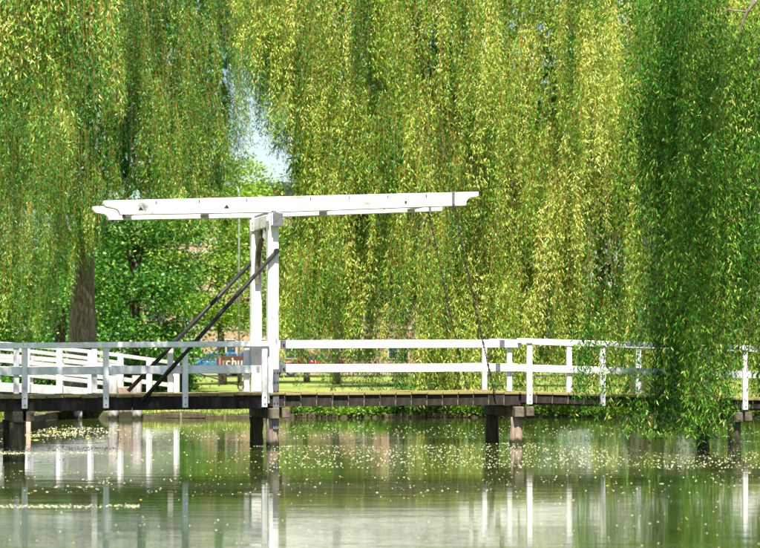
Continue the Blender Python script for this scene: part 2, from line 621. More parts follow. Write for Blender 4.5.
# ---- portal
tP = bridge_thing("portal_frame", "tall white timber portal of two posts with crosshead and black braces", "portal", 0.0)
PT = 4.66
for v in (0.0, W):
    p = MB()
    p.box((0, v, (.85 + PT) / 2), (.215, .22, PT - .85), bev=.012)
    p = p.part("post", "white_paint", tP)
# crosshead across both posts, proud of the near one, with iron shoe
MB().box((.02, W / 2, PT - .14), (.17, W + .50, .255), bev=.012).part("crosshead", "beam_paint", tP)
MB().box((.055, -.268, PT - .15), (.20, .03, .27), bev=.005).part("end_plate", "grey_iron", tP)
MB().box((-.13, -.16, PT - .12), (.05, .10, .12), bev=.01).part("bracket", "white_paint", tP)
# curved knee braces between post and crosshead
for s, v0 in ((1, .11), (-1, W - .11)):
    k = MB()
    prev = None
    P = []
    for i in range(9):
        a = i / 8 * math.pi / 2
        P.append((v0 + s * (.62 - .62 * math.cos(a)), 3.45 + .93 * math.sin(a)))
    Q = [(p[0] + s * .035, p[1] - .14) if i else (p[0] + s * .01, p[1] - .1) for i, p in enumerate(P)]
    Q = [(v0 + s * (.08 + (.62 - .62 * math.cos(i / 8 * math.pi / 2))), 3.28 + .93 * math.sin(i / 8 * math.pi / 2)) for i in range(9)]
    for i in range(8):
        poly = [P[i], P[i + 1], Q[i + 1], Q[i]]
        k.prism(poly, 0, -.05, .05)
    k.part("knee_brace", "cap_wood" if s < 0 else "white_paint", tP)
# name plate on the far post, its lines worn past reading
pl = MB().box((-.02, W - .135, PT - .165), (.265, .025, .235), bev=.006).part("name_plate", "dirty_plate", tP)
for r_ in range(2):
    for i in range(4):
        MB().box((-.105 + .055 * i + .01 * r_, W - .149, PT - .12 - .09 * r_), (.034, .004, .045 + .012 * ((i + r_) % 2))).part("worn_mark", "plate_mark", pl)
# iron strap down the near post to the pile
st = MB().box((.045, -.125, .94), (.125, .022, 1.20), bev=.004).part("iron_strap", "grey_iron", tP)
for z in (.42, .62, .86, 1.10, 1.28, 1.47):
    for du in (-.03, .03):
        MB().tube([(.045 + du, -.15, z), (.045 + du, -.13, z)], .014, 6).part("bolt", "black_iron", st)
# black stay braces
for v, sgn in ((-.17, -1), (W + .02, 1)):
    br = MB()
    br.tube([(.07, v, 3.91), (-2.66, v - .01 if v < 0 else v - .02, .90 if v < 0 else 1.08)], .042, 10)
    br = br.part("stay_brace", "black_iron", tP)
    MB().tube([(.05, v - .05, 3.89), (.05, v + .12 if v < 0 else v - .12, 3.89)], .055, 10).part("bolt", "black_iron", br)

# ---- balance frame: two tapering beams with scrolled tails and cross ties
tB = bridge_thing("balance_frame", "long white balance beams with scrolled ends resting across the portal", "balance beam", 0.0)


def ztop(u):
    return 4.98 + .0395 * u


def scroll(u0, z0, dirn, hgt):
    """ogee end profile from top corner down to the soffit; dirn +1 runs to +u"""
    pts = [(0, 0), (0, -.06), (.03, -.11), (.08, -.135), (.16, -.145), (.235, -.155), (.285, -.185), (.315, -.235), (.325, -hgt)]
    return [(u0 + dirn * a, z0 + c) for a, c in pts]


for v in (-.02, W + .02):
    top = [(u, ztop(u)) for u in (-3.39, 0, 4.257)]
    left = scroll(-3.39, ztop(-3.39), 1, .275)
    e = ztop(4.257)
    right = [(4.257, e), (4.257, e - .09), (4.20, e - .115), (4.09, e - .13), (4.04, e - .155), (4.005, e - .20), (3.995, e - .285)]
    poly = left + [(0, ztop(0) - .315)] + right[::-1] + [(0, ztop(0))]
    bmn = MB().prism(poly, 1, v - .10, v + .10, bev=.008).part("beam", "beam_paint", tB)
    fv = v - .104
    # iron cramps, bolts and wedge plates on the face
    for u in (-2.35, -1.5, -.55, .75, 1.55, 2.35, 3.15):
        MB().box((u, fv, ztop(u) - .055), (.022, .012, .05)).part("bolt", "cap_wood", bmn)
    for u in (-2.66, -.95):
        MB().prism([(u - .045, ztop(u) - .20), (u + .045, ztop(u) - .20), (u, ztop(u) - .135)], 1, fv - .006, fv + .004).part("wedge_plate", "black_iron", bmn)
    MB().tube([(2.72, fv - .012, ztop(2.72) - .17), (2.72, fv, ztop(2.72) - .17)], .022, 8).part("bolt", "black_iron", bmn)
    for s in (-1,):
        MB().box((3.72, v, ztop(3.72) - .14), (.055, .225, .32)).part("iron_band", "grey_iron", bmn)
    MB().box((-2.98, v, ztop(-2.98) - .29), (.05, .16, .11)).part("iron_hook", "black_iron", bmn)
for u in (-2.7, -1.1, 1.4, 3.3):
    MB().box((u, W / 2, ztop(u) - .15), (.16, W - .17, .16), bev=.008).part("cross_tie", "white_paint", tB)
MB().box((.0, W / 2, PT + .0), (.10, W + .3, .10), bev=.02).part("pivot_axle", "grey_iron", tB)


# ---- lifting chains, links alternately turned
def chain(name, label, a, b, sag=.06, step=.058):
    a, b = Vector(a), Vector(b)
    n = int((b - a).length / step)
    me = None
    t = thing(name, label, "chain", b, 0, "lifting chains")
    m_ = MB()
    pts = []
    for k in range(9):
        an = k / 8 * 2 * math.pi
        pts.append((.017 * math.cos(an), 0, .038 * math.sin(an)))
    m_.tube(pts, .0085, 5, caps=False)
    me = m_.mesh("link")
    for i in range(n + 1):
        f = i / n
        p = a.lerp(b, f) - Vector((0, 0, sag * 4 * f * (1 - f)))
        f2 = min(1, f + .01)
        q = a.lerp(b, f2) - Vector((0, 0, sag * 4 * f2 * (1 - f2)))
        d = (q - p) if (q - p).length > 1e-6 else (b - a)
        quat = d.to_track_quat('Z', 'X')
        quat = quat @ Matrix.Rotation(math.pi / 2 * (i % 2) + .5, 3, 'Z').to_quaternion()
        o = link_mesh("link", me, "rust_chain", t, p - b)
        o.rotation_euler = quat.to_euler()
    return t


chain("lifting_chain", "dark chain hanging from the beam band down to the sunlit near deck edge", BP(3.72, -.16, 4.86), BP(4.60, -.17, .96))
chain("lifting_chain", "dark chain hanging behind the rails to the far deck edge", BP(3.72, W + .0, 4.84), BP(4.58, W + .05, 1.10))

# rod and ring by the portal foot
tr = bridge_thing("latch_rod", "thin rusty latch rod with ring sloping to the portal foot", "rod", -.45)
MB().tube([(-.85, W - .12, 1.46), (0.05, W - .12, 1.20)], .014, 6).part("rod", "rust_chain", tr)
m_ = MB()
m_.tube([(.11 + .06 * math.cos(a), W - .12, 1.17 + .06 * math.sin(a)) for a in [k / 10 * 2 * math.pi for k in range(11)]], .016, 6, caps=False)
m_.part("ring", "rust_chain", tr)
MB().box((.11, W - .12, 1.10), (.08, .06, .06), bev=.01).part("foot", "grey_iron", tr)


# ---- pile bents
def bent(label, u, near_mat, near_w=.15, cap=True, flare=False, off=0.0, far_r=.14):
    t = bridge_thing("pile_bent", label, "pile bent", u, "pile bents under the bridge")
    z1 = zdeck(u) - .30
    if cap:
        MB().box((off, W / 2, z1 - .11), (.20, W + .45, .215), bev=.015).part("cap_beam", "cap_wood", t)
        MB().box((off + .24, W / 2, z1 - .10), (.16, W + .40, .20), bev=.015).part("cap_beam", "cap_wood", t)
    rnd = np.random.default_rng(int(abs(u) * 100))
    for v, mt, rr in ((.02, near_mat, near_w), (W - .05, "algae_shade_wood", far_r)):  # far piles in dark wood: the deck's shade put into their colour
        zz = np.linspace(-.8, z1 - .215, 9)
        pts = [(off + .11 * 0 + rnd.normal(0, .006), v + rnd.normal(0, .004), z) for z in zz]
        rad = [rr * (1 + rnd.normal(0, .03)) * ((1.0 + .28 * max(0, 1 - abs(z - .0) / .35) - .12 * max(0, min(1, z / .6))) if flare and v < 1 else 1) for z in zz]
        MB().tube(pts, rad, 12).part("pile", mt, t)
    return t


bent("pile bent under the willow-shaded span next to the board-lined bank", -5.06, "algae_shade_wood", .15)
bent("pile bent below the white portal with pale near pile and iron strap", .02, "pile_wood", .13, off=-.02)
bent("pile bent carrying the leaf landing, near pile pale and flared at the water", 5.07, "pile_wood", .125, flare=True, off=.03)
bent("pile bent rising from water among trailing willow tips", 9.9, "algae_shade_wood", .14)  # near pile's dark wood stands for the willow's shade

# ------------------------------------------------------------------ bank boards, footbridge, small things on the left
tW = thing("retaining_wall", "low brown board wall holding the bank beside the shaded bridge span", "retaining wall", (-8.36, 50, 0))
for i in range(5):
    y0 = -4.0 + 2.4 * i
    for k in range(2):
        MB().box((.05 + rng.normal(0, .01), y0 + 1.19, .08 + .19 * k), (.06, 2.37, .18), bev=.012).part("board", "dark_moss_board", tW)
    MB().box((.02, y0 + 2.3, .36), (.24, .5, .05), bev=.012).part("cap_board", "cap_wood", tW)
MB().box((-.9, 8.03, .17), (1.9, .06, .36), bev=.012).part("board", "dark_moss_board", tW)
for y in (-2.5, .4, 2.6):
    MB().tube([(.14, y, -.6), (.14, y, .36)], [.06, .055], 8).part("stake", "stake_pink" if y > 2 else "algae_shade_wood", tW)

tE = thing("bank_edging", "dark rotting boards and pegs edging the grassy far bank", "bank edging", (0, 64, 0))
for i in range(22):
    x = -7.4 + i * 1.25
    if 9 <= i <= 10:
        continue
    e = far_edge(x) - 64 - .03
    e2 = far_edge(x + 1.2) - 64 - .03
    h = .10 + .03 * math.sin(i * 2.1)
    MB().bar((x, e, h - .06), (x + 1.2, e2, h - .06 + .01 * math.sin(i)), .05, .13, bev=.01).part("board", "dark_moss_board", tE)
    MB().tube([(x + .5, (e + e2) / 2 - .06, -.5), (x + .5, (e + e2) / 2 - .06, h + .05)], .035, 6).part("peg", "algae_shade_wood", tE)

tG = []
for px, lab in ((113, "stout grey mooring pile beside a rough plank, nearer the board wall"), (137, "stout grey mooring pile beside a rough plank, nearer the open lawn")):
    X = (px - 380) / 2250 * 63.4
    p = MB()
    p.tube([(0, 0, -.8), (0.01, 0, .2), (-.005, 0, .8), (0, 0, 1.22)], [.15, .145, .14, .135], 12)
    o = p.part("mooring_pile", "grey_pile", None)
    o.location = (X, 63.4, 0)
    setp(o, lab, "pile", "grey mooring piles")
o = MB().box((0, 0, .30), (.50, .06, 1.0), bev=.02).part("plank_panel", "pile_wood", None)
o.location = ((125 - 380) / 2250 * 63.7, 63.75, .1)
setp(o, "upright pale plank wedged between the two grey mooring piles", "plank")

# white footbridge over the side channel, running away from the bank
FA = Vector((-10.9, 57.6, 0))
FB = Vector((-6.15, 67.4, 0))
fd = (FB - FA).normalized()
fn = Vector((-fd.y, fd.x, 0))
fl = (FB - FA).length
tFB = thing("footbridge", "white railed footbridge arching over the side channel behind the shaded span", "footbridge", FA, math.atan2(fd.y, fd.x))


def fz(s):
    f = s / fl
    return 1.02 - .60 * f ** 1.5


SEG = 7
for side, v in ((0, 0.0), (1, 1.9)):
    for i in range(SEG):
        s0, s1 = fl * i / SEG, fl * (i + 1) / SEG
        for dz, h in ((1.13, .10), (.80, .12), (.45, .12)):
            MB().bar((s0, v, fz(s0) + dz), (s1 - .01, v, fz(s1 - .01) + dz), .06, h, bev=.006).part("rail", "white_paint", tFB)
        MB().bar((s0, v, fz(s0) - .02), (s1 - .01, v, fz(s1 - .01) - .02), .07, .24, bev=.006).part("edge_board", "white_paint", tFB)
    for i in range(SEG + 1):
        s = fl * i / SEG
        MB().box((s, v + (-.07 if side == 0 else .07), fz(s) + .5), (.15, .12, 1.30), bev=.01).part("post", "white_paint", tFB)
for i in range(30):
    s = fl * (i + .5) / 30
    MB().box((s, .95, fz(s) - .02), (fl / 30 - .015, 1.8, .05)).part("plank", "deck_wood", tFB)
for s in (2.6, 6.0):
    for v in (.2, 1.7):
        MB().tube([(s, v, -.7), (s, v, fz(s) - .05)], .12, 10).part("pile", "grey_pile", tFB)

# ------------------------------------------------------------------ street lamp, sign, cars, building
lx, ly = (239 - 380) / 2250 * 104, 104.0
tl = thing("street_lamp", "tall slim grey street lamp on the lawn behind the portal", "street lamp", (lx, ly, .32))
MB().tube([(0, 0, 0), (0, 0, 1.2)], .075, 10).part("pole_base", "post_dark", tl)
MB().tube([(0, 0, 1.2), (0, 0, 8.9), (-.06, 0, 9.15), (-.2, 0, 9.25)], [.05, .04, .035, .03], 8).part("pole", "lamp_metal", tl)
MB().prism([(-.9, 9.24), (-.2, 9.28), (-.15, 9.33), (-.3, 9.40), (-.85, 9.34)], 1, -.13, .13, bev=.02).part("lamp_head", "lamp_metal", tl)

sx, sy = (230 - 380) / 2250 * 102, 102.0
ts = thing("sign_board", "reddish sign board with pale lettering on the lawn before the parked cars", "sign", (sx, sy, .32))
MB().box((0, 0, .98), (1.22, .04, .82), bev=.006).part("board", "sign_red", ts)
for x in (-.5, .5):
    MB().box((x, .05, .66), (.08, .06, 1.34)).part("post", "post_dark", ts)


def letter(ch, x, mat):
    c = bpy.data.curves.new("lettering", 'FONT')
    c.body = ch
    c.size = .52
    c.extrude = .008
    c.offset = .012
    o = bpy.data.objects.new("lettering", c)
    COL.objects.link(o)
    bpy.context.view_layer.update()
    dg = bpy.context.evaluated_depsgraph_get()
    me = bpy.data.meshes.new_from_object(o.evaluated_get(dg))
    bpy.data.objects.remove(o)
    me.materials.clear()
    link_mesh("letter", me, mat, ts, (x, -.03, .93), (R(90), 0, 0))


for ch, x, mt in (("I", -.52, "sign_brown"), ("r", -.36, "sign_brown"), ("c", -.20, "sign_white"), ("h", .06, "sign_white"), ("u", .33, "sign_white")):
    letter(ch, x, mt)


def car(label, x, y, paint, rz=0.0, length=4.2, h=1.46):
    t = thing("parked_car", label, "car", (x, y, .40), rz, "cars parked along the street")
    L2 = length / 2
    w = .86
    prof = [(-L2, .35), (-L2, .62), (-L2 + .05, .80), (-L2 + .35, .90), (L2 - 1.05, .92), (L2 - .25, .74), (L2, .58), (L2, .34), (L2 - .1, .22), (-L2 + .1, .22)]
    b_ = MB().prism(prof, 1, -w, w, bev=.05)
    # greenhouse
    bot = [(-L2 + .30, .89), (L2 - 1.0, .90)]
    topz = h
    g = b_.bm
    c0 = [(-L2 + .28, w - .03, .885), (L2 - 1.0, w - .03, .90), (L2 - 1.75, w - .20, topz), (-L2 + .75, w - .20, topz)]
    va = [g.verts.new(p) for p in c0]
    vb = [g.verts.new((p[0], -p[1], p[2])) for p in c0]
    fs = [g.faces.new(va[::-1]), g.faces.new(vb)]
    for i in range(4):
        fs.append(g.faces.new((va[i], va[(i + 1) % 4], vb[(i + 1) % 4], vb[i])))
    bmesh.ops.recalc_face_normals(g, faces=fs)
    bmesh.ops.bevel(g, geom=list({e for f in fs for e in f.edges}), offset=.05, segments=2, affect='EDGES')
    b_.part("body", paint, t)

    def pane(p4, n):
        m_ = MB()
        vv = [m_.bm.verts.new(Vector(p) + Vector(n) * .012) for p in p4]
        m_.bm.faces.new(vv)
        m_.part("window", "window_glass", t)

    def lerp2(a, b, c, d, u, v_):
        return tuple((1 - v_) * ((1 - u) * a[i] + u * b[i]) + v_ * ((1 - u) * d[i] + u * c[i]) for i in range(3))
    for s in (1, -1):
        A, B, C_, D = [(p[0], p[1] * s, p[2]) for p in c0]
        for u0, u1 in ((.08, .34), (.37, .62), (.65, .93)):
            pane([lerp2(A, B, C_, D, u0, .10), lerp2(A, B, C_, D, u1, .10), lerp2(A, B, C_, D, u1, .86), lerp2(A, B, C_, D, u0, .86)], (0, s, .15))
    for i0, n in ((1, (1, 0, .6)), (3, (-1, 0, .6))):
        A, D = c0[i0], c0[(i0 + 1) % 4]
        B, C_ = (A[0], -A[1], A[2]), (D[0], -D[1], D[2])
        if i0 == 3:
            A, B, C_, D = (c0[0][0], c0[0][1], c0[0][2]), (c0[0][0], -c0[0][1], c0[0][2]), (c0[3][0], -c0[3][1], c0[3][2]), (c0[3][0], c0[3][1], c0[3][2])
        pane([lerp2(A, B, C_, D, .08, .12), lerp2(A, B, C_, D, .92, .12), lerp2(A, B, C_, D, .92, .88), lerp2(A, B, C_, D, .08, .88)], n)
    for xx in (-L2 + .75, L2 - .80):
        for s in (1, -1):
            wl = MB()
            wl.tube([(xx, s * (w - .16), .31), (xx, s * (w + .02), .31)], .31, 18)
            wl = wl.part("wheel", "tyre", t)
            MB().tube([(xx, s * (w + .015), .31), (xx, s * (w + .03), .31)], .19, 12).part("rim", "rim", wl)
    for s in (1, -1):
        MB().box((L2 - .02, s * .6, .62), (.1, .34, .13), bev=.03).part("headlight", "lamp_glass", t)
        MB().box((-L2 + .03, s * .66, .72), (.1, .22, .2), bev=.03).part("taillight", "tail_glass", t)
        MB().box((L2 - 1.25, s * (w + .07), .98), (.12, .16, .11), bev=.03).part("mirror", paint, t)
    return t


def PX(px, y):
    return (px - 380) / 2250 * y


car("light blue parked car with big windows seen left of the red sign", PX(208, 140) + .4, 140, "car_blue", R(180 + 8))
car("dark blue parked car partly behind the red sign and portal", PX(252, 136), 136, "car_navy", R(172), h=1.62)
car("red parked car seen under the white leaf rails beside the portal", PX(312, 138), 138, "car_red", R(184))
car("silver parked car glimpsed through the footbridge railing", PX(30, 139), 139, "car_silver", R(2))
car("navy parked car glimpsed at the far end of the street", PX(-55, 140), 140, "car_navy", R(182))

# brick apartment block behind the street
bx0, bx1, by = PX(140, 160), PX(450, 160), 160.0
H = 13.2
tA = thing("apartment_building", "pinkish brick apartment block with dark flat roof edge behind the trees", "building", ((bx0 + bx1) / 2, by, .35))
bw = bx1 - bx0
MB().box((0, 5, H / 2), (bw, 10, H)).part("wall", "brick", tA)
MB().box((0, 4.9, H + .18), (bw + .7, 10.9, .36)).part("roof", "roof_dark", tA)
for fl_ in range(5):
    z = .9 + 2.7 * fl_
    MB().box((0, -.03, z - .35), (bw + .04, .08, .22)).part("floor_band", "render_band", tA)
    nwin = 9
    for i in range(nwin):
        x = -bw / 2 + (i + .5) * bw / nwin
        wn_ = MB().box((x, -.02, z + .85), (1.5, .10, 1.45), bev=.01).part("window", "render_band", tA)
        for s in (-.36, .36):
            MB().box((x + s, -.075, z + .85), (.62, .03, 1.27)).part("pane", "window_glass", wn_)

# ------------------------------------------------------------------ vegetation
LEAVES = [0]


def unit(v):
    return v / np.maximum(np.linalg.norm(v, axis=1, keepdims=True), 1e-9)


def leaf_quads(base, direc, length, width, r):
    """diamond leaves: base, side, tip, side, gently bent"""
    n = len(base)
    LEAVES[0] += n
    rnd = r.normal(size=(n, 3))
    side = unit(np.cross(direc, rnd))
    nor = np.cross(side, direc)
    l = length[:, None]
    w = width[:, None]
    mid = base + direc * l * .42 + nor * l * .05
    V = np.empty((n, 4, 3), dtype=np.float32)
    V[:, 0] = base
    V[:, 1] = mid + side * w * .5
    V[:, 2] = base + direc * l
    V[:, 3] = mid - side * w * .5
    return V


def quads_for(n):
    return np.arange(n * 4, dtype=np.int32).reshape(n, 4)


def strands(tops, lens, out, r, spacing=.05, leaf=(.07, .12), lw=.021, shade=None, spread=.12, stem_r=.0055):
    """hanging willow shoots: returns leaf verts, leaf tints, stem verts, stem quads"""
    n = len(tops)
    az = r.uniform(0, 2 * np.pi, n)
    sw = r.uniform(.03, .14, n)
    fr = r.uniform(.6, 1.6, n)
    lean = r.normal(0, .035, (n, 2))
    a = r.uniform(.15, .55, n)
    bb = r.uniform(.25, .7, n)

    def path(i, s):
        p = tops[i].copy()
        k = (a[i] * (1 - np.exp(-s / bb[i])))[:, None]
        p += out[i] * k
        p[:, 2] -= s - .35 * bb[i] * (1 - np.exp(-s / bb[i]))
        q = sw[i] * np.sin(fr[i] * s + az[i]) * np.minimum(1, s)
        p[:, 0] += q * np.cos(az[i]) + lean[i, 0] * s
        p[:, 1] += q * np.sin(az[i]) + lean[i, 1] * s
        return p
    cnt = np.maximum(4, (lens / spacing).astype(int))
    idx = np.repeat(np.arange(n), cnt)
    m_ = len(idx)
    s = r.random(m_) ** .9 * lens[idx]
    # side sprays: leaves bunch around nodes
    s = np.where(r.random(m_) < .6, np.round(s / .28) * .28 + r.normal(0, .05, m_), s)
    s = np.clip(s, 0, lens[idx])
    base = path(idx, s)
    an = r.uniform(0, 2 * np.pi, m_)
    rad = np.stack([np.cos(an), np.sin(an), np.zeros(m_)], 1)
    taper = 1 - .55 * (s / lens[idx])
    base += rad * (np.abs(r.normal(0, spread, m_)) * taper)[:, None]
    d = rad * r.uniform(.2, .85, m_)[:, None]
    d[:, 2] -= r.uniform(.35, 1.1, m_)
    d[:, 2] += (r.random(m_) < .12) * 1.0
    d = unit(d)
    L = r.uniform(leaf[0], leaf[1], m_)
    V = leaf_quads(base, d, L, L * 0 + lw * r.uniform(.7, 1.25, m_), r)
    st = (shade if shade is not None else r.normal(.45, .12, n))
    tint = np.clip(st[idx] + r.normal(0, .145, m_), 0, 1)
    # stems
    ns = 5
    ii = np.repeat(np.arange(n), ns)
    ss = np.tile(np.linspace(0, .97, ns), n) * lens[ii]
    c = path(ii, ss)
    rr = stem_r * (1 - .55 * np.tile(np.linspace(0, 1, ns), n))
    SV = np.empty((n * ns, 3, 3), dtype=np.float32)
    for k in range(3):
        t = 2 * np.pi * k / 3
        SV[:, k] = c + np.stack([np.cos(t) * rr, np.sin(t) * rr, 0 * rr], 1)
    q = []
    b0 = (np.arange(n)[:, None] * ns + np.arange(ns - 1)[None]).ravel() * 3
    for k in range(3):
        k2 = (k + 1) % 3
        q.append(np.stack([b0 + k, b0 + k2, b0 + 3 + k2, b0 + 3 + k], 1))
    return V, np.repeat(tint, 4), SV.reshape(-1, 3), np.concatenate(q)


def limb(t, pts, r0, r1, mat, name="limb", sides=8):
    n = len(pts)
    rad = [r0 + (r1 - r0) * (i / (n - 1)) ** .8 for i in range(n)]
    return MB().tube(pts, rad, sides).part(name, mat, t)


def curve_pts(a, b, lift, n=7, r=None, wob=.12):
    a, b = np.array(a, float), np.array(b, float)
    P = []
    for i in range(n):
        f = i / (n - 1)
        p = a + (b - a) * f
        p[2] += lift * math.sin(math.pi * f)
        if r is not None and 0 < i < n - 1:
            p += r.normal(0, wob, 3)
        P.append(tuple(p))
    return P


def willow(label, base, trunk_r, trunk_h, boughs, mat, seed, bark="willow_bark", per=34, spacing=.043, leaf=(.09, .15), lw=.0235,
           lean=(0, 0), spreadx=.42, shade=.48, nlimbs=14, spread=.085, stem=True, stem_r=.0034, stem_mat="twig_bark", plume=.075, inner=None, coarse=None):
    """boughs: array of (x, y, z_top, len_min, len_max) in world space; each carries a sheaf of hanging shoots"""
    r = np.random.default_rng(seed)
    t = thing("willow_tree", label, "tree", base)
    b0 = np.array(base, float)
    # trunk
    pts, rad = [], []
    for i in range(9):
        f = i / 8
        pts.append((lean[0] * f + .08 * math.sin(3 * f + seed), lean[1] * f, -.3 + (trunk_h + .3) * f))
        rad.append(trunk_r * (1.25 - .5 * f + .5 * max(0, .12 - f) / .12) * (1 + .05 * math.sin(i * 2.3)))
    MB().tube(pts, rad, 14).part("trunk", bark, t)
    topc = pts[-1]
    boughs = np.asarray(boughs, float)
    sel = r.permutation(len(boughs))[:nlimbs]
    for i in sel:
        e = (boughs[i, :3] - b0) * (.72, .72, .9)
        f = r.uniform(.65, 1)
        st = tuple(np.array(topc) * (f, f, f))
        limb(t, curve_pts(st, e + (0, 0, -.1), 1.2, 8, r, .12), trunk_r * .26, .02, bark)
    # sheaves
    nb = len(boughs)
    k = per
    tops = np.repeat(boughs[:, :3], k, 0)
    radial = boughs[:, :2] - b0[:2]
    radial = radial / np.maximum(np.linalg.norm(radial, axis=1, keepdims=True), 1e-6)
    g = max(2, round(k / 5))                       # plumes in a sheaf, a handful of shoots in a plume
    pid = np.tile(np.arange(k) % g, nb) + np.repeat(np.arange(nb), k) * g
    along = r.uniform(-1.0, .9, nb * g)[pid]
    rr_ = np.repeat(radial, k, 0)
    tang = np.stack([-rr_[:, 1], rr_[:, 0]], 1)
    pt = r.normal(0, spreadx * 1.15, nb * g)[pid] + r.normal(0, plume, nb * k)
    tops[:, :2] += rr_ * (along * .6 + r.normal(0, plume, nb * k))[:, None] + tang * pt[:, None]
    tops[:, 2] += -np.abs(along) ** 1.5 * .5 + r.normal(0, .25, nb * g)[pid] + r.normal(0, .10, nb * k)
    ptint = r.normal(0, .20, nb * g)[pid]  # tint contrast between plumes stands for sunlit and shaded streaks
    plen = r.beta(1.6, 1.4, nb * g)[pid]
    lmin = np.repeat(boughs[:, 3], k)
    lmax = np.repeat(boughs[:, 4], k)
    lens = lmin + (lmax - lmin) * np.clip(plen + r.normal(0, .16, nb * k), 0, 1)
    lens = np.minimum(lens, tops[:, 2] - .06 - r.random(nb * k) * .5)
    # the outline of the gap between the two crowns
    bear = 380 + 2250 * tops[:, 0] / tops[:, 1]
    edge = np.interp(bear, [243, 250, 256, 262, 268, 275, 285, 297], [152, 128, 106, 94, 112, 148, 158, 166])
    zc = EYE + (352 - edge - r.normal(0, 5, len(edge))) / 2250 * tops[:, 1]
    zl = EYE + (352 - 184) / 2250 * tops[:, 1]
    ingap = (bear > 243) & (bear < 297)
    lens = np.where(ingap & (tops[:, 2] > zc), np.minimum(lens, tops[:, 2] - zc), lens)
    lens = np.where(ingap & (tops[:, 2] <= zc) & (tops[:, 2] > zl), 0, lens)
    ok = lens > .4
    tops, lens, rr_ = tops[ok], lens[ok], rr_[ok]
    out = np.concatenate([rr_, np.zeros((len(rr_), 1))], 1)
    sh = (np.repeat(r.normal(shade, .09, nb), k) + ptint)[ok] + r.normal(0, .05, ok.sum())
    V, tint, SV, SQ = strands(tops - b0, lens, out, r, spacing, leaf, lw, sh, spread, stem_r)
    if coarse:
        # unseen crown boughs above the view, placed to shade what lies below
        cb = np.asarray(coarse, float)
        ct = np.repeat(cb[:, :3], 22, 0) + r.normal(0, .42, (len(cb) * 22, 3)) * (1, 1, .5)
        cl_ = np.repeat(cb[:, 3], 22) + np.repeat(cb[:, 4] - cb[:, 3], 22) * r.random(len(ct))
        co = unit(ct - b0) * (1, 1, 0)
        VC, tc_, _a, _b = strands(ct - b0, cl_, co, r, .085, (.15, .24), .06, np.full(len(ct), shade), .12)
        V = np.concatenate([V, VC])
        tint = np.concatenate([tint, tc_])
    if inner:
        # added inner leaves, tinted dark to read as shade between the outer shoots
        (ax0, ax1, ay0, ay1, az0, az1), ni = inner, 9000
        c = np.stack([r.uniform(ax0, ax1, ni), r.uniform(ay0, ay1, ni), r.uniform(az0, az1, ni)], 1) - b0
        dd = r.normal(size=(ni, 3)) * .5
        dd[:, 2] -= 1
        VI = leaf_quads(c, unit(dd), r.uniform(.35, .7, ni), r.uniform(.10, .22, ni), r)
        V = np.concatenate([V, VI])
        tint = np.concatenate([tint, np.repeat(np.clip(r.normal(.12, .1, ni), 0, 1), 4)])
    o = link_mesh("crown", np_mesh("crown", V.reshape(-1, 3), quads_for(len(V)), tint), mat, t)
    o["kind"] = "stuff"
    if stem:
        o = link_mesh("shoots", np_mesh("shoots", SV, SQ), stem_mat, t)
        o["kind"] = "stuff"
    return t


def dome_boughs(c, Rx, Ry, z0, Hh, n, r, az0, az1, zlow=2.6, lens=(2.0, 4.6), inner=.7, keep=None):
    out = []
    tries = 0
    while len(out) < n and tries < n * 40:
        tries += 1
        az = r.uniform(az0, az1)
        z = zlow + (Hh - zlow) * r.random() ** .85
        f = math.sqrt(max(0.02, 1 - (max(0, z - z0) / (Hh - z0 + .01)) ** 2))
        q = f * (inner + (1 - inner) * r.random() ** .6) * (1 + .10 * math.sin(az * 7 + c[0]) + .05 * math.sin(az * 15 + z))
        x, y = c[0] + Rx * q * math.cos(az), c[1] + Ry * q * math.sin(az)
        if keep and not keep(x, y, z):
            continue
        out.append((x, y, z, lens[0], lens[1]))
    return out


def PX(px, y):
    return (px - 380) / 2250 * y


PI = math.pi
r1_ = np.random.default_rng(11)


def curtain(r, px0, px1, yf, depth, low, zmax, n, lens=4.6, fold=.9, ph=0.0):
    """sheaf tops of a hanging crown seen between two bearings; folds swing it towards and away from the pond"""
    out = []
    for _ in range(n):
        px = r.uniform(px0, px1)
        lo = low(px)
        z = lo + 1.6 + (zmax - lo - 1.6) * r.random() ** .9
        f = max(0, (z - 5) / (zmax + 3 - 5))
        y = yf + fold * math.sin(px * .055 + ph + .25 * z) + .5 * fold * math.sin(px * .13 + ph * 2) + depth * r.random() ** 1.6 + 3.5 * f * f
        if r.random() < .18:
            y -= 1.0
        L = min(lens, z - lo)
        out.append((PX(px, y), y, z, max(.7, L * .42), L))
    return out


# gold willow over the far bank, middle of the picture
def low_mid(px):
    if px < 304:
        return 7.7 + .4 * math.sin(px * .5) + max(0, 286 - px) * .16
    if px < 345:
        return 1.0 + .5 * math.sin(px * .21)
    return .25 + .25 * math.sin(px * .11)


bo = curtain(r1_, 263, 500, 63.4, 4.5, low_mid, 15.5, 165)
bo += curtain(r1_, 292, 420, 64.5, 3.5, lambda px: 1.6 + .5 * math.sin(px * .3), 7.5, 22)
bo += dome_boughs((2.4, 69.5), 5.0, 5.5, 4.5, 15.5, 14, r1_, 0, PI)
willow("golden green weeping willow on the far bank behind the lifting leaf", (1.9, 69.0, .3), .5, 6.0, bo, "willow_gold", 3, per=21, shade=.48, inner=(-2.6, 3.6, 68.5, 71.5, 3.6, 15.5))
# second gold willow to its right
bo = curtain(r1_, 480, 790, 63.0, 5.0, lambda px: .2 + .3 * math.sin(px * .09), 15.5, 180, ph=1.3)
bo += dome_boughs((9.2, 70.5), 5.4, 5.5, 4.5, 15, 12, r1_, 0, PI)
willow("golden green weeping willow on the far bank behind the sunlit railing", (8.2, 69.0, .3), .5, 6.0, bo, "willow_gold", 5, per=21, shade=.56, inner=(3.4, 12.5, 68.5, 71.5, 3.0, 15.5))

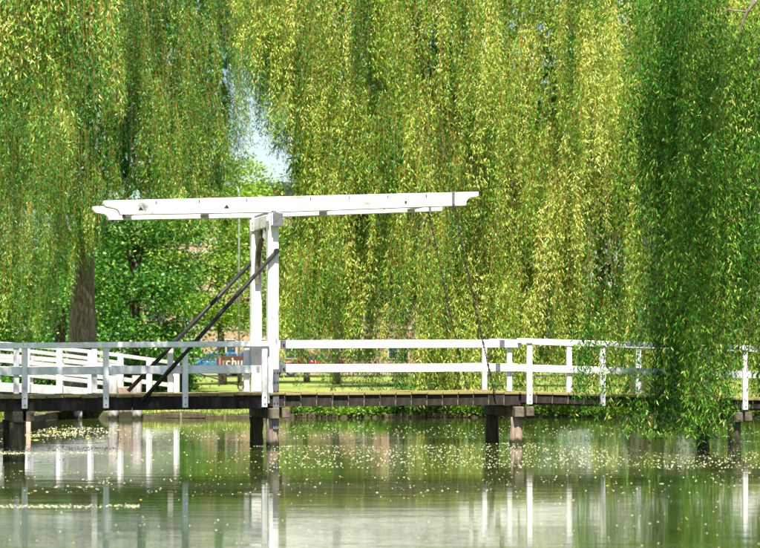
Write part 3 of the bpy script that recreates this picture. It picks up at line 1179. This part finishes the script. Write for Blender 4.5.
# left willow behind the footbridge
def low_left(px):
    if px < 61:
        return 2.2 + .3 * math.sin(px * .3)
    if px < 98:
        return 4.3 + .3 * math.sin(px * .3)
    return 5.9 + .5 * math.sin(px * .06) + max(0, px - 205) * .07 + max(0, px - 232) * .16


r2_ = np.random.default_rng(21)
bo = curtain(r2_, -45, 255, 73.5, 5.0, low_left, 17.0, 175, ph=.6)
bo += curtain(r2_, -60, 45, 76.5, 3.5, low_left, 13.0, 26, ph=2.0)
for _ in range(12):
    y = r2_.uniform(77, 80)
    bo.append((PX(r2_.uniform(232, 276), y), y, r2_.uniform(12.5, 17), 1.5, 3.0))
for _ in range(14):
    bo.append((r2_.uniform(-19, -12), r2_.uniform(80, 88), r2_.uniform(8, 15), 1.5, 4))
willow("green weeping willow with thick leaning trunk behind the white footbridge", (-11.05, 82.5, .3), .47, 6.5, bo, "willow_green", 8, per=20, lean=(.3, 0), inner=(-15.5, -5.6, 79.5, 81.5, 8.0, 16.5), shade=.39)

# near willow on the left bank: limb and short shoots over the left span
bo = []
for _ in range(24):
    y = r2_.uniform(33.5, 36.0)
    px = r2_.uniform(-70, 58)
    z = r2_.uniform(6.8, 9.8)
    low = 5.2 + max(0, px) * .012
    L = min(3.6, max(1.0, z - low))
    bo.append((PX(px, y), y, z, L * .5, L))
co_ = []  # unseen part of the crown, slanted with the sun to shade the railing
for _ in range(95):
    z = r2_.uniform(10.0, 12.6)
    y = 44.4 - .577 * (z - 2) + r2_.uniform(-2.2, .7)
    x = r2_.uniform(-8.8, -2.9)
    co_.append((x, y, z, .6, 1.4))
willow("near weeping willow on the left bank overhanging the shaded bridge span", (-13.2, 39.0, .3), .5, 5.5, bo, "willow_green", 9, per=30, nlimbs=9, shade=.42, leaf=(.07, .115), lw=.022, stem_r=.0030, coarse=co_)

# near willow on the right, trailing in front of the railing to the water
bo = []
r3_ = np.random.default_rng(33)
for _ in range(34):
    y = r3_.uniform(40.5, 44.4)
    px = r3_.normal(703, 12)
    z = r3_.uniform(3.0, 11.0)
    bo.append((PX(px, y), y, z, 2.2, 4.8))
for _ in range(8):
    y = r3_.uniform(40.5, 44.4)
    z = r3_.uniform(6.0, 11.0)
    bo.append((PX(r3_.uniform(662, 684), y), y, z, 1.6, 3.4))
for _ in range(30):
    y = r3_.uniform(41, 44.6)
    px = r3_.uniform(724, 800)
    z = r3_.uniform(2.6, 9)
    bo.append((PX(px, y), y, z, 1.6, 3.3))
bo.append((PX(608, 44.3), 44.3, 2.5, 1.2, 2.4))
bo.append((PX(615, 44.0), 44.0, 3.2, 1.6, 2.9))
co_ = []  # unseen boughs set sunward of the hanging shoots to darken them
for _ in range(7):
    y = r3_.uniform(34.5, 39.5)
    x = r3_.uniform(5.0, 6.4)
    z = r3_.uniform(10.2, 13.5)
    co_.append((x, y, z, .8, 2.0))
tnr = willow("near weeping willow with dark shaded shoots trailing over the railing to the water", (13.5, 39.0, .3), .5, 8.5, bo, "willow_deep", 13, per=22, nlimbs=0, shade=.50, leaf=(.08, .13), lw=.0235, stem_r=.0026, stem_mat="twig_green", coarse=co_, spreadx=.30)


def near_limb(pts, r0, r1):
    limb(tnr, [(PX(px, 43) - 13.5, 4, EYE + (352 - py) / 2250 * 43 - .3) for px, py in pts], r0, r1, "willow_bark", sides=6)


near_limb([(790, -60), (757, 0), (747, 12), (742, 24), (739, 36), (736, 60)], .05, .012)
near_limb([(747, 12), (738, 11), (728, 10), (719, 13), (712, 16)], .022, .006)
near_limb([(775, 20), (760, 55), (754, 70), (750, 95)], .035, .010)
near_limb([(768, 250), (752, 318), (749, 345), (747, 372)], .022, .008)
limb(tnr, curve_pts((0, 0, 8.0), (-5.0, -2.5, 11.0), 1.0, 8, r3_, .1), .2, .03, "willow_bark")
limb(tnr, curve_pts((0, 0, 8.2), (-7.0, 3.5, 11.2), 1.2, 8, r3_, .1), .2, .03, "willow_bark")


def tree(label, base, trunk_r, height, crown, nclump, per, mat, seed, leaf=(.11, .19), bark="dark_bark", name="broadleaf_tree", flat=.55, cl=.55):
    """crown: list of (dx,dy,z,rx,ry,rz) lobes; leaf clumps in layered sprays on and inside them"""
    r = np.random.default_rng(seed)
    t = thing(name, label, "tree" if "tree" in name else "shrub", base)
    pts = [(.1 * math.sin(4 * i / 7 + seed), .05 * i / 7, -.25 + height * .75 * i / 7) for i in range(8)]
    rad = [trunk_r * (1.3 - .95 * i / 7) for i in range(8)]
    MB().tube(pts, rad, 10).part("trunk" if "tree" in name else "stem", bark, t)
    C = []
    for k, (dx, dy, z, rx, ry, rz) in enumerate(crown):
        n = max(3, int(nclump * rx * rz / sum(c[3] * c[5] for c in crown)))
        d = r.normal(size=(n, 3))
        d = unit(d)
        q = r.random(n) ** .33 * (.75 + .25 * np.sin(d[:, 0] * 9 + d[:, 2] * 7 + k))
        C.append(np.array([dx, dy, z]) + d * q[:, None] * np.array([rx, ry, rz]))
        if k % 2 == 0 or len(crown) < 5:
            limb(t, curve_pts(pts[4 + k % 3], (dx * .8, dy * .8, z - rz * .1), .3, 6, r, .08), trunk_r * .4, .02, bark)
    C = np.concatenate(C)
    n = len(C)
    ii = np.repeat(np.arange(n), per)
    off = r.normal(size=(n * per, 3)) * np.array([cl, cl, cl * .38])
    # sprays droop outward
    off[:, 2] -= .25 * (off[:, 0] ** 2 + off[:, 1] ** 2) / cl
    base_ = C[ii] + off
    base_[:, 2] = np.maximum(base_[:, 2], .12)
    d = r.normal(size=(n * per, 3)) * np.array([1, 1, flat])
    d[:, 2] -= .25
    d = unit(d)
    L = r.uniform(leaf[0], leaf[1], n * per)
    V = leaf_quads(base_, d, L, L * r.uniform(.5, .75, n * per), r)
    tint = np.clip(r.normal(.5, .13, n)[ii] + r.normal(0, .18, n * per), 0, 1)
    o = link_mesh("crown" if "tree" in name else "foliage", np_mesh("crown", V.reshape(-1, 3), quads_for(len(V)), np.repeat(tint, 4)), mat, t)
    o["kind"] = "stuff"
    return t


def lobes(r, n, sx, sy, z0, z1, rad):
    return [(r.uniform(-sx, sx), r.uniform(-sy, sy), r.uniform(z0, z1), rad * r.uniform(.8, 1.25), rad * r.uniform(.8, 1.2), rad * r.uniform(.6, .9)) for _ in range(n)]


r4 = np.random.default_rng(44)
tree("dark layered maple between the leaning willow trunk and the stay braces", (PX(135, 92), 92, .3), .22, 9, [(a, b, z, q * 1.2, q, q * .32) for a, b, z, q, _x, _y in lobes(r4, 22, 2.0, 1.2, 1.2, 8.8, 1.15)], 520, 44, "broadleaf", 51)
tree("bright green tree between the stay braces and the street lamp", (PX(221, 106), 106, .3), .16, 9, [(a - .6, b, z, q * 1.2, q, q * .35) for a, b, z, q, _x, _y in lobes(r4, 20, 1.9, 1.2, 3.2, 9.2, 1.15)], 480, 44, "broadleaf_light", 52)
tree("light green tree rising beside the portal below the sky gap", (PX(256, 112), 112, .3), .16, 10, [(a, b, z, q, q, q * .5) for a, b, z, q, _x, _y in lobes(r4, 18, 1.7, 1.2, 2.9, 9.3, 1.15)] + [(-1.1, 0, 10.6, .75, .7, .6), (-.4, .2, 11.0, .7, .7, .5), (.3, 0, 10.0, .8, .7, .5), (-1.5, 0, 9.8, .8, .7, .5)], 500, 46, "broadleaf_light", 53)
tree("dark evergreen crown at the edge of the sky gap above the beam", (PX(338, 108), 108, .3), .15, 11, [(x, 0, z, 1.4, 1.2, .9) for x, z in ((-.2, 10.6), (.9, 10.9), (-.9, 10.1), (.4, 9.2), (1.4, 9.6), (.2, 7.8), (1.2, 7.5))], 300, 55, "dark_leaf", 54)
tree("light green tree screening the brick block behind the leaf rails", (PX(305, 116), 116, .3), .14, 8, [(a, b, z, q, q, q * .5) for a, b, z, q, _x, _y in lobes(r4, 16, 2.0, 1.2, 2.8, 7.5, 1.15)], 360, 46, "broadleaf_light", 58)
tree("tall dark tree at the left edge behind the footbridge", (PX(-5, 98), 98, .3), .25, 12, lobes(r4, 9, 2.2, 1.5, 2.2, 12, 1.9), 300, 46, "broadleaf", 59, leaf=(.16, .26), cl=.8)
tree("tall dark tree standing behind the leaning willow", (PX(60, 104), 104, .3), .3, 14, lobes(r4, 10, 4, 2, 4, 14, 2.4), 420, 55, "broadleaf", 55, leaf=(.16, .26), cl=.8)
tree("tall dark tree standing behind the middle willow", (PX(430, 100), 100, .3), .3, 14, lobes(r4, 10, 3.0, 2, 4, 14, 2.4), 330, 55, "broadleaf", 56, leaf=(.16, .26), cl=.8)
tree("tall dark tree standing behind the willow by the sunlit railing", (PX(640, 98), 98, .3), .3, 14, lobes(r4, 10, 4, 2, 4, 14, 2.4), 330, 55, "broadleaf", 57, leaf=(.16, .26), cl=.8)
for k, (px, y, rad, mt, lab) in enumerate((
        (118, 86, .95, "broadleaf", "rounded dark shrub beside the leaning willow trunk"),
        (158, 88, 1.0, "broadleaf", "rounded green shrub under the layered maple"),
        (172, 94, .6, "broadleaf_light", "small bright shrub beside the blue car"),
        (88, 90, 1.1, "dark_leaf", "dark shrub behind the leaning willow trunk"),
        (40, 96, 1.5, "broadleaf", "broad green shrub behind the footbridge rails"),
        (0, 99, 1.6, "broadleaf", "broad dark shrub past the footbridge by the street"),
        (138, 112, 1.5, "dark_leaf", "dark shrub screening the brick block behind the maple"),
        (160, 116, 1.5, "broadleaf", "green shrub screening the brick block by the blue car"))):
    tree(lab, (PX(px, y), y, .3), .06, 1.4, [(0, 0, .8 * max(1, rad), rad, rad * .8, .75 * max(1, rad)), (-.6 * rad, .1, .6, rad * .7, rad * .7, .55), (.6 * rad, -.1, .65, rad * .7, rad * .7, .6)], int(90 * max(1, rad ** 1.5)), 45, mt, 60 + k, leaf=(.10, .17), name="garden_shrub", cl=.32)

# far-off belt of trees closing the view beyond the street
r7 = np.random.default_rng(91)
n = 26000
tx = r7.uniform(-62, 75, n)
top = 8.5 + 2.2 * np.sin(tx * .21) + 1.3 * np.sin(tx * .57 + 1) + .7 * np.sin(tx * 1.3)
top = np.where((tx > -13) & (tx < -5), np.minimum(top, 8.0), top)
tz = r7.random(n) ** .8 * top
ty = 205 + 3.5 * (tz / 9) ** 2 + np.abs(r7.normal(0, 1.2, n)) + 1.5 * np.sin(tx * .9)
d = unit(r7.normal(size=(n, 3)))
V = leaf_quads(np.stack([tx, ty, tz + .3], 1), d, r7.uniform(.6, 1.1, n), r7.uniform(.4, .7, n), r7)
o = link_mesh("tree_line", np_mesh("tree_line", V.reshape(-1, 3), quads_for(n), np.repeat(np.clip(r7.normal(.45, .2, n), 0, 1), 4)), "broadleaf")
setp(o, "far-off belt of green trees beyond the street and brick block", "trees", kind="stuff")

# grass and leafy plants on the banks
def grass(name, label, x, y, z, h, r, mat, wid=.014):
    n = len(x)
    base = np.stack([x, y, z], 1)
    d = r.normal(size=(n, 3)) * np.array([.35, .35, 0])
    d[:, 2] = 1
    d = unit(d)
    V = leaf_quads(base, d, h, np.full(n, wid), r)
    tint = np.clip(r.normal(.5, .25, n), 0, 1)
    o = link_mesh(name, np_mesh(name, V.reshape(-1, 3), quads_for(n), np.repeat(tint, 4)), mat)
    setp(o, label, "grass", kind="stuff")


r5 = np.random.default_rng(71)
n = 45000
gx = r5.uniform(-9.5, 12, n)
go = r5.random(n) ** 1.7 * 16
ge = np.array([far_edge(x) for x in gx])
patch = .5 + .5 * np.sin(gx * 1.9 + go * .8) * np.sin(gx * .53 - go * .6 + 1)
gh = (.05 + .13 * patch * np.exp(-go / 3)) * r5.uniform(.6, 1.3, n)
gz = np.interp(go, [0, .02, .10, .35, .8], [-.1, .03, .16, .25, .29])
grass("grass", "sunlit grass blades on the far bank and lawn", gx, ge + go, gz, gh + .03, r5, "grass_blade", .02)
n = 7000
gx = r5.uniform(-13, -8.5, n)
gy = r5.uniform(40, 57.9, n)
grass("grass", "grass on the board-lined left bank", gx, gy, np.full(n, .30), r5.uniform(.05, .22, n), r5, "grass_blade", .02)

# ground cover below the willows on the right of the far bank
n = 30000
gx = r5.uniform(-2.6, 12, n)
keep = r5.random(n) < np.clip(.35 + .65 * (gx + 2.6) / 5, 0, 1)
gx = gx[keep]
n = len(gx)
go = np.abs(r5.normal(.25, .45, n))
ge = np.array([far_edge(x) for x in gx])
hh = (.10 + .30 * (.5 + .5 * np.sin(gx * 1.3) * np.sin(gx * .37 + 2))) * r5.random(n)
base = np.stack([gx, ge + go - .06, np.interp(go, [0, .1, .35, .8], [.05, .16, .25, .29]) + hh], 1)
d = r5.normal(size=(n, 3))
d[:, 2] = d[:, 2] * .5 - .1
V = leaf_quads(base, unit(d), r5.uniform(.07, .13, n), r5.uniform(.04, .07, n), r5)
o = link_mesh("ground_cover", np_mesh("ground_cover", V.reshape(-1, 3), quads_for(n), np.repeat(np.clip(r5.normal(.5, .25, n), 0, 1), 4)), "groundcover")
setp(o, "leafy green ground cover spilling over the far bank under the willows", "ground cover", kind="stuff")


# floating seed fluff and fallen leaves on the pond
def floaters(name, label, x, y, rad, mat, r, hgt=.35):
    n = len(x)
    k = 6
    V = np.empty((n, k + 1, 3), dtype=np.float32)
    rot = r.uniform(0, 2 * np.pi, n)
    for i in range(k):
        a = rot + 2 * np.pi * i / k
        q = rad * r.uniform(.7, 1.2, n)
        V[:, i] = np.stack([x + np.cos(a) * q, y + np.sin(a) * q, np.full(n, .002)], 1)
    V[:, k] = np.stack([x, y, .004 + rad * hgt], 1)
    i0 = np.arange(n)[:, None] * (k + 1)
    F = np.concatenate([np.stack([i0[:, 0] + i, i0[:, 0] + (i + 1) % k, i0[:, 0] + k], 1) for i in range(k)])
    o = link_mesh(name, np_mesh(name, V.reshape(-1, 3), F), mat)
    return setp(o, label, "floating debris", kind="stuff")


r6 = np.random.default_rng(81)
fx, fy, fr = [], [], []


def scatter(n, px0, px1, y0, y1, r0, r1, clump=0):
    """n bits between two distances; y in metres from the near shore, x by bearing"""
    yy = r6.uniform(y0, y1, n)
    xx = (r6.uniform(px0, px1, n) - 380) / 2250 * yy
    if clump:
        f = np.sin(xx * 1.7 + yy * .9) * np.sin(xx * .6 - yy * 2.1) + .35 * np.sin(xx * 4.1) > r6.normal(0, .5, n) - clump
        xx, yy = xx[f], yy[f]
    fx.append(xx)
    fy.append(yy)
    fr.append(r0 * .5 + (r1 * 1.1 - r0 * .5) * r6.random(len(xx)) ** 2.2)


scatter(2600, -40, 800, 46, 58, .007, .021, .0)
scatter(3400, 270, 800, 36.5, 45.5, .007, .021, .0)
scatter(900, -40, 270, 38, 45, .007, .02, -.2)
scatter(1300, -40, 800, 30, 37, .007, .018, .1)
scatter(700, -40, 800, 20, 31, .006, .015, .1)
scatter(1300, -30, 120, 41, 44.6, .01, .024, .2)
scatter(600, -30, 140, 27.2, 27.7, .008, .018, .4)
scatter(900, 0, 110, 50, 56, .012, .03, .4)
for u in (.02, 5.07, -5.06, 9.9):
    for v in (.02, W - .05):
        c = BP(u, v)
        a = r6.uniform(0, 2 * np.pi, 40)
        q = .17 + np.abs(r6.normal(0, .09, 40))
        fx.append(c.x + np.cos(a) * q * 1.6)
        fy.append(c.y + np.sin(a) * q)
        fr.append(r6.uniform(.006, .02, 40))
floaters("floating_seeds", "pale willow seed fluff drifting on the pond", np.concatenate(fx), np.concatenate(fy), np.concatenate(fr), "seed_fluff", r6)
fx, fy, fr = [], [], []
scatter(40, -20, 780, 22, 50, .012, .028)
scatter(40, 20, 120, 46, 56, .03, .07)
floaters("floating_leaves", "yellow fallen leaves drifting on the pond", np.concatenate(fx), np.concatenate(fy), np.concatenate(fr), "fallen_leaf", r6, .15)
